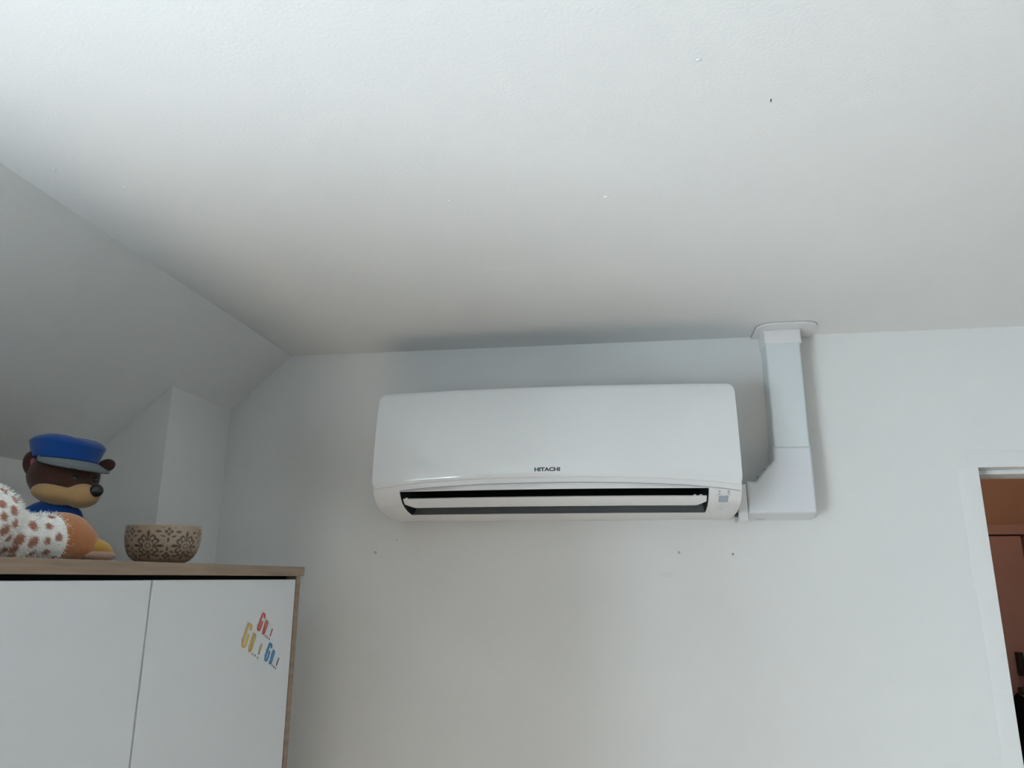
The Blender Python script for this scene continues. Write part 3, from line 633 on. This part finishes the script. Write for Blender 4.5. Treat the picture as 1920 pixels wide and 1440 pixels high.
# ------------------------------------------------------------------ spotted plush lying on the cabinet
TOP = CT1
sp_root = thing('spotted_plush', 'white furry plush with brown spots, tan end and yellow tip, lying on the cabinet', 'plush toy', (-0.80, 0.90, TOP))
def remeshed(shapes, voxel, smooth_it=6):
    b = bmesh.new()
    for (c, r, rot) in shapes: ell(b, Vector(c), r, rot, 28, 18)
    me = bpy.data.meshes.new('t'); b.to_mesh(me); b.free()
    o = bpy.data.objects.new('t', me); C.objects.link(o)
    md = o.modifiers.new('r', 'REMESH'); md.mode = 'VOXEL'; md.voxel_size = voxel
    ms = o.modifiers.new('s', 'SMOOTH'); ms.iterations = smooth_it; ms.factor = 0.5
    dg = bpy.context.evaluated_depsgraph_get(); out = bpy.data.meshes.new_from_object(o.evaluated_get(dg))
    bpy.data.objects.remove(o)
    for v in out.vertices: v.co.z = max(v.co.z, CT1+0.0004) if v.co.y < 1.4 else v.co.z
    return out
FUR_OFF = 0.004
body_me = remeshed([((-0.845, 0.795, TOP+0.046), (0.085, 0.100, 0.050), None), ((-0.815, 0.845, TOP+0.05), (0.055, 0.055, 0.047), None),
                    ((-0.805, 0.90, TOP+0.032), (0.036, 0.06, 0.032), None), ((-0.80, 0.955, TOP+0.0325), (0.036, 0.060, 0.0325), None)], 0.004, 8)
bverts = np.array([v.co[:] for v in body_me.vertices])
SPOTS = [(-0.7797, 0.845, Z(0.1056), 0.0041), (-0.7754, 0.8452, Z(0.1022), 0.0034), (-0.765, 0.8329, Z(0.0861), 0.0061), (-0.7696, 0.8558, Z(0.0944), 0.0054), (-0.7615, 0.8498, Z(0.0797), 0.0068), (-0.7611, 0.8343, Z(0.0711), 0.0054), (-0.7615, 0.8552, Z(0.0628), 0.0061), (-0.7721, 0.8965, Z(0.0643), 0.0075), (-0.7724, 0.9244, Z(0.0647), 0.0054), (-0.7631, 0.842, Z(0.0541), 0.0075), (-0.7696, 0.8571, Z(0.0451), 0.0054), (-0.7726, 0.8771, Z(0.0447), 0.0082), (-0.7705, 0.8995, Z(0.0424), 0.0082), (-0.7703, 0.9231, Z(0.0455), 0.0054), (-0.7655, 0.9378, Z(0.0505), 0.0061), (-0.779, 0.8782, Z(0.0327), 0.0068), (-0.785, 0.8681, Z(0.031), 0.0054), (-0.7812, 0.9123, Z(0.0284), 0.0061), (-0.7771, 0.9316, Z(0.0304), 0.0054), (-0.7822, 0.951, Z(0.0238), 0.0054), (-0.7927, 0.9244, Z(0.0792), 0.0041), (-0.7823, 0.9374, Z(0.0787), 0.0054), (-0.7884, 0.8854, Z(0.0242), 0.0054)]
def spot_at(P, w=1.0):
    out = np.zeros(len(P))
    for (x, y, z, r) in SPOTS:
        d = np.sqrt(((P-np.array([x, y, z]))**2).sum(1)); out = np.maximum(out, np.clip((r*1.1-d)/(r*0.22), 0, 1))
    return out
FURM = attr_mat('white_plush_fur', 'spot', (0.97, 0.96, 0.92), (0.44, 0.19, 0.125), 0.9, sheen=0.3)
body = link('body', body_me, FURM, sp_root, True)
at = body.data.attributes.new('spot', 'FLOAT', 'POINT'); at.data.foreach_set('value', spot_at(bverts).astype(np.float32))
rg = np.random.default_rng(5)
V = []; Fc = []; SV = []
polys = body.data.polygons; off = wloc(sp_root)
areas = np.array([p.area for p in polys]); pick = rg.choice(len(polys), size=15000, p=areas/areas.sum())
for pi in pick:
    p = polys[pi]; vs = [body.data.vertices[i].co for i in p.vertices]
    wgt = rg.dirichlet(np.ones(len(vs))); c = sum((vs[i]*float(wgt[i]) for i in range(len(vs))), Vector())+off
    n_ = p.normal
    if c.z < TOP+0.001: continue
    lean = Vector((rg.normal(0, 0.45), 0.35+rg.normal(0, 0.45), -0.35+rg.normal(0, 0.3)))
    d = (n_+lean*0.75).normalized(); L_ = rg.uniform(0.0032, 0.0072)
    t = d.cross(Vector((rg.normal(), rg.normal(), rg.normal()))).normalized()*0.00055
    tip = c+d*L_
    if tip.z < TOP+0.0004: tip.z = TOP+0.0004
    b0 = len(V); V += [c-n_*0.0008-t, c-n_*0.0008+t, tip]; Fc.append((b0, b0+1, b0+2)); SV += [c, c, c]
fur = obj('fur', V, Fc, FURM, body); fur['kind'] = 'stuff'
at = fur.data.attributes.new('spot', 'FLOAT', 'POINT'); at.data.foreach_set('value', spot_at(np.array([v[:] for v in SV])).astype(np.float32))
TAN = mat('tan_plush', (0.52, 0.205, 0.075), 0.9, 0.2, noise=0.15, nscale=60, bump=0.5, bscale=600, sheen=0.4)
YEL = mat('yellow_plush', (0.55, 0.32, 0.07), 0.9, 0.2, noise=0.2, nscale=50, bump=0.4, bscale=600, sheen=0.4)
PINKB = mat('beige_pink_plush', (0.42, 0.27, 0.20), 0.9, 0.2, noise=0.1, nscale=60, bump=0.4, bscale=600, sheen=0.3)
tan_me = remeshed([((-0.797, 0.978, TOP+0.0345), (0.039, 0.048, 0.0345), None), ((-0.79, 0.994, TOP+0.028), (0.034, 0.036, 0.028), None)], 0.0035, 6)
link('tan_end', tan_me, TAN, sp_root, True)
yel_me = remeshed([((-0.778, 1.021, TOP+0.0195), (0.027, 0.035, 0.015), Matrix.Rotation(math.radians(-16), 3, 'X'))], 0.003, 4)
link('yellow_tip', yel_me, YEL, sp_root, True)
pk_me = remeshed([((-0.773, 1.024, TOP+0.0095), (0.026, 0.034, 0.0095), None)], 0.003, 4)
link('underside', pk_me, PINKB, sp_root, True)

# ------------------------------------------------------------------ brown plush toy in a blue cap (plain generic stand-in)
KB = 0.85
BO = Vector((-0.95, 1.158, Z(0.1625)))                    # head centre
br = Vector((0.766, 0.643, 0)); bu = Vector((0, 0, 1)); bt = Vector((0.643, -0.766, 0))
BR = Matrix((br, bu, bt)).transposed()                   # local u (right), v (up), w (towards the viewer)
def B(u, v, w_): return BO+(br*u+bu*v+bt*w_)*KB
def ks(L): return [(c, tuple(KB*q for q in r), rot) for c, r, rot in L]
def bell(name, c, r, m, parent, rot=None, seg=24, ring=16): return ellipsoid(name, c, tuple(KB*q for q in r), m, parent, rot, seg, ring)
FURB = mat('brown_plush', (0.055, 0.021, 0.012), 0.85, 0.2, noise=0.25, nscale=50, bump=0.35, bscale=500, sheen=0.25)
TANB = mat('cream_plush', (0.44, 0.265, 0.115), 0.85, 0.2, noise=0.12, nscale=50, bump=0.3, bscale=500, sheen=0.3)
TANL = mat('light_cream_plush', (0.47, 0.30, 0.175), 0.85, 0.2, noise=0.1, nscale=50, bump=0.3, bscale=500, sheen=0.3)
BLUE = mat('blue_felt', (0.002, 0.055, 0.26), 0.8, 0.2, noise=0.15, nscale=40, bump=0.3, bscale=500, sheen=0.3)
GREYF = mat('grey_felt', (0.20, 0.225, 0.225), 0.8, 0.25, noise=0.1, nscale=40, bump=0.25, bscale=500)
GREYP = mat('grey_piping', (0.15, 0.17, 0.175), 0.8, 0.25)
BLACK = mat('black_bead', (0.008, 0.008, 0.009), 0.35, 0.5)
PINK = mat('pink_plush', (0.33, 0.085, 0.13), 0.85, 0.2)
BTRIM = mat('dark_blue_trim', (0.003, 0.02, 0.09), 0.7, 0.2)
bear = thing('plush_toy', 'brown plush toy with cream muzzle, round ears and a blue cap, behind the spotted plush', 'plush toy', (BO.x, BO.y, TOP))
hm = remeshed(ks([(B(-0.004, 0.006, 0), (0.066, 0.056, 0.060), BR), (B(0.0, -0.016, 0.006), (0.060, 0.042, 0.058), BR)]), 0.004, 6)
head = link('head', hm, FURB, bear, True)
mz = remeshed(ks([(B(-0.010, -0.035, 0.034), (0.047, 0.0215, 0.036), BR @ Matrix.Rotation(math.radians(-7), 3, 'Z')), (B(0.030, -0.0375, 0.045), (0.034, 0.0245, 0.033), BR)]), 0.003, 5)
muz = link('muzzle', mz, TANB, head, True)
bell('nose', B(0.0545, -0.028, 0.069), (0.0125, 0.0125, 0.011), BLACK, head, BR)
for (u, v, w_, r) in ((0.014, -0.0055, 0.0555, 0.0075), (0.0515, -0.003, 0.033, 0.0065)):
    e = bell('eye', B(u, v, w_), (r, r, r*0.8), BLACK, head, BR, 16, 10)
def tube(name, pts, rad, m, parent, seg=8):
    V = []; Fc = []; n = len(pts)
    for i in range(n):
        t = (pts[min(i+1, n-1)]-pts[max(i-1, 0)]).normalized(); a = t.orthogonal().normalized(); b = t.cross(a)
        for k in range(seg): V.append(pts[i]+(a*math.cos(2*math.pi*k/seg)+b*math.sin(2*math.pi*k/seg))*rad)
    for i in range(n-1):
        for k in range(seg): Fc.append((i*seg+k, i*seg+(k+1) % seg, (i+1)*seg+(k+1) % seg, (i+1)*seg+k))
    return obj(name, V, Fc, m, parent, True)
for (u, v, w_, rx, ry, rz, ang, inner) in ((-0.060, 0.024, 0.010, 0.0175, 0.026, 0.011, 8, True), (0.070, 0.034, -0.022, 0.018, 0.0135, 0.010, 25, False)):
    er = bell('ear', B(u, v, w_), (rx, ry, rz), FURB, head, BR @ Matrix.Rotation(math.radians(ang), 3, 'Z'))
    if inner: bell('inner_ear', B(u+0.003, v-0.003, w_+0.007), (rx*0.45, ry*0.62, rz*0.55), PINK, er, BR @ Matrix.Rotation(math.radians(ang+12), 3, 'Z'))
# cap: soft crown with a seam, band and padded brim
capm = Matrix.Rotation(math.radians(-3), 3, 'Z') @ Matrix.Rotation(math.radians(2), 3, 'X')
def cap_pt(a, r, h):                                    # a: angle in cap plane, measured from the viewer's right
    p = capm @ Vector((r*math.cos(a)*1.0, h, r*math.sin(a)*0.92)); return B(-0.006+p.x, 0.034+p.y, 0.0+p.z)
prof_c = [(0.060, 0.0), (0.0615, 0.006), (0.064, 0.016), (0.067, 0.026), (0.0685, 0.031), (0.0690, 0.0335), (0.0675, 0.0355), (0.0665, 0.0375), (0.061, 0.0425), (0.048, 0.0478), (0.030, 0.0500), (0.012, 0.0505), (0.0, 0.0505)]
V = []; Fc = []; n = len(prof_c); SG = 56
for i in range(SG):
    a = 2*math.pi*i/SG
    for (r, h) in prof_c:
        dent = 0.004*max(0, math.cos(a-0.75))**6*(1 if h > 0.03 else 0.3)
        V.append(cap_pt(a, r, h-dent+0.0012*math.sin(3*a+1)*(h/0.05)))
for i in range(SG):
    for k in range(n-1): Fc.append((i*n+k, ((i+1) % SG)*n+k, ((i+1) % SG)*n+k+1, i*n+k+1))
cap = obj('cap', V, Fc, BLUE, bear, True); cap['label'] = 'plain blue cap with grey brim'
tube('cap_band', [cap_pt(2*math.pi*i/60, 0.0612, 0.0005) for i in range(61)], 0.0014, BTRIM, cap)
V = []; Fc = []; NB = 30; NR = 7
A0, A1 = math.radians(20-42), math.radians(20+118)
for lay in (0, 1):
    for i in range(NB+1):
        a = A0+(A1-A0)*i/NB; prof_w = math.sin(math.pi*i/NB)**0.6
        for k in range(NR+1):
            t = k/NR; V.append(cap_pt(a, 0.0595+0.029*t*prof_w, 0.0015-0.017*(t**1.1)*prof_w-(0.003 if lay else 0)))
J = lambda l, i, k: l*(NB+1)*(NR+1)+i*(NR+1)+k
for i in range(NB):
    for k in range(NR):
        Fc.append((J(0, i, k), J(0, i+1, k), J(0, i+1, k+1), J(0, i, k+1))); Fc.append((J(1, i, k), J(1, i, k+1), J(1, i+1, k+1), J(1, i+1, k)))
    Fc.append((J(0, i, NR), J(0, i+1, NR), J(1, i+1, NR), J(1, i, NR)))
brim = obj('brim', V, Fc, GREYF, cap, True)
tube('piping', [cap_pt(A0+(A1-A0)*i/NB, 0.0595+0.029*math.sin(math.pi*i/NB)**0.6, -0.0005-0.017*math.sin(math.pi*i/NB)**0.6) for i in range(NB+1)], 0.0032, GREYP, brim)
# body in a plain blue jacket, legs
tb = remeshed(ks([(B(-0.012, -0.105, -0.010), (0.048, 0.062, 0.040), BR), (B(-0.012, -0.066, -0.006), (0.046, 0.022, 0.040), BR), (B(-0.048, -0.082, 0.004), (0.020, 0.026, 0.020), BR), (B(0.024, -0.084, 0.010), (0.018, 0.026, 0.018), BR)]), 0.004, 5)
link('jacket', tb, BLUE, bear, True)
for u in (-0.035, 0.012):
    bell('leg', Vector((B(u, 0, 0.012).x, B(u, 0, 0.012).y, TOP+0.0145)), (0.019, 0.0145, 0.026), FURB, bear, BR)

# ------------------------------------------------------------------ hallway seen through the doorway
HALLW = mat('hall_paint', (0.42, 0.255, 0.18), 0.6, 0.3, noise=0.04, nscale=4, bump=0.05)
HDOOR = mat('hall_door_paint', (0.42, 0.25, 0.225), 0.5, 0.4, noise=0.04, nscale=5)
HY = 3.10
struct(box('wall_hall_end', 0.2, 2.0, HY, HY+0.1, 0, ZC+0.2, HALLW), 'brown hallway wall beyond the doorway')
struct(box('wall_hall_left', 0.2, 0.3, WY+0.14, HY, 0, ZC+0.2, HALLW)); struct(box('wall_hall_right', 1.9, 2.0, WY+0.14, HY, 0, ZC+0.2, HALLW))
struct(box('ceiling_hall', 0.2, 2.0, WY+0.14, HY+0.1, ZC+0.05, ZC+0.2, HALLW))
FILLGLOW = mat('fill_glow', (0.9, 0.85, 0.75), 0.4, emit=(1.0, 0.78, 0.56, 12.0))  # glow of a made-up light, added out of view to brighten the hall
lamp = thing('hall_fill_light', 'unseen round fill light added to brighten the hallway', 'lamp', (1.25, 2.45, ZC+0.05))
box('fill_plate', 1.20, 1.30, 2.40, 2.50, ZC+0.035, ZC+0.0499, PLASTIC, lamp, 0.004)
ellipsoid('fill_globe', (1.25, 2.45, ZC-0.01), (0.075, 0.075, 0.045), FILLGLOW, lamp)
# door lining at the head of the opening
struct(box('trim_1', DX0, DX1, WY+0.045, WY+0.137, DZ-0.010, DZ-0.0002, PAINT, None, 0.001, 1), 'white lining strip at the head of the doorway')
hd = thing('door_1', 'dull pink-brown panelled hallway door in its frame', 'door', (1.10, HY-0.02, 0)); del hd['category']; hd['kind'] = 'structure'
hz0, hz1 = Z(0.1626), Z(0.1984); hx0, hx1 = 0.72, 1.4578
box('leaf', hx0+0.004, hx1-0.008, HY-0.030, HY-0.002, 0.01, hz0-0.005, HDOOR, hd, 0.002)
bm = bmesh.new(); bx(bm, hx0-0.06, hx1+0.06, HY-0.040, HY-0.001, hz0, hz1); bx(bm, hx0-0.06, hx0, HY-0.040, HY-0.001, 0, hz0); bx(bm, hx1, hx1+0.06, HY-0.040, HY-0.001, 0, hz0)
from_bm('frame', bm, HDOOR, hd)
# dark garment with an orange patch hanging on the hall door
COATM = mat('black_cloth', (0.006, 0.006, 0.007), 0.9, 0.1, noise=0.3, nscale=30)
ORNG = mat('orange_cloth', (0.42, 0.13, 0.06), 0.85, 0.2, noise=0.2, nscale=20)
coat = thing('hanging_coat', 'black coat with an orange patch hanging in the hallway', 'coat', (1.40, HY-0.09, Z(-1.0)))
cm_ = remeshed([((1.42, HY-0.095, Z(-0.47)), (0.115, 0.05, 0.085), None), ((1.43, HY-0.095, Z(-0.70)), (0.13, 0.055, 0.30), None), ((1.315, HY-0.09, Z(-0.60)), (0.038, 0.04, 0.225), Matrix.Rotation(math.radians(4), 3, 'Y'))], 0.010, 4)
cbody = link('coat_body', cm_, COATM, coat, True)
link('orange_patch', remeshed([((1.365, HY-0.128, Z(-0.405)), (0.030, 0.020, 0.032), None)], 0.005, 3), ORNG, cbody, True)
bm = bmesh.new(); bx(bm, 1.365, 1.383, HY-0.06, HY-0.03, Z(-0.33), Z(-0.25), 0.004); bx(bm, 1.365, 1.383, HY-0.10, HY-0.06, Z(-0.33), Z(-0.312), 0.004); bx(bm, 1.335, 1.42, HY-0.11, HY-0.075, Z(-0.385), Z(-0.362), 0.006)
from_bm('hook', bm, BLACK, coat)
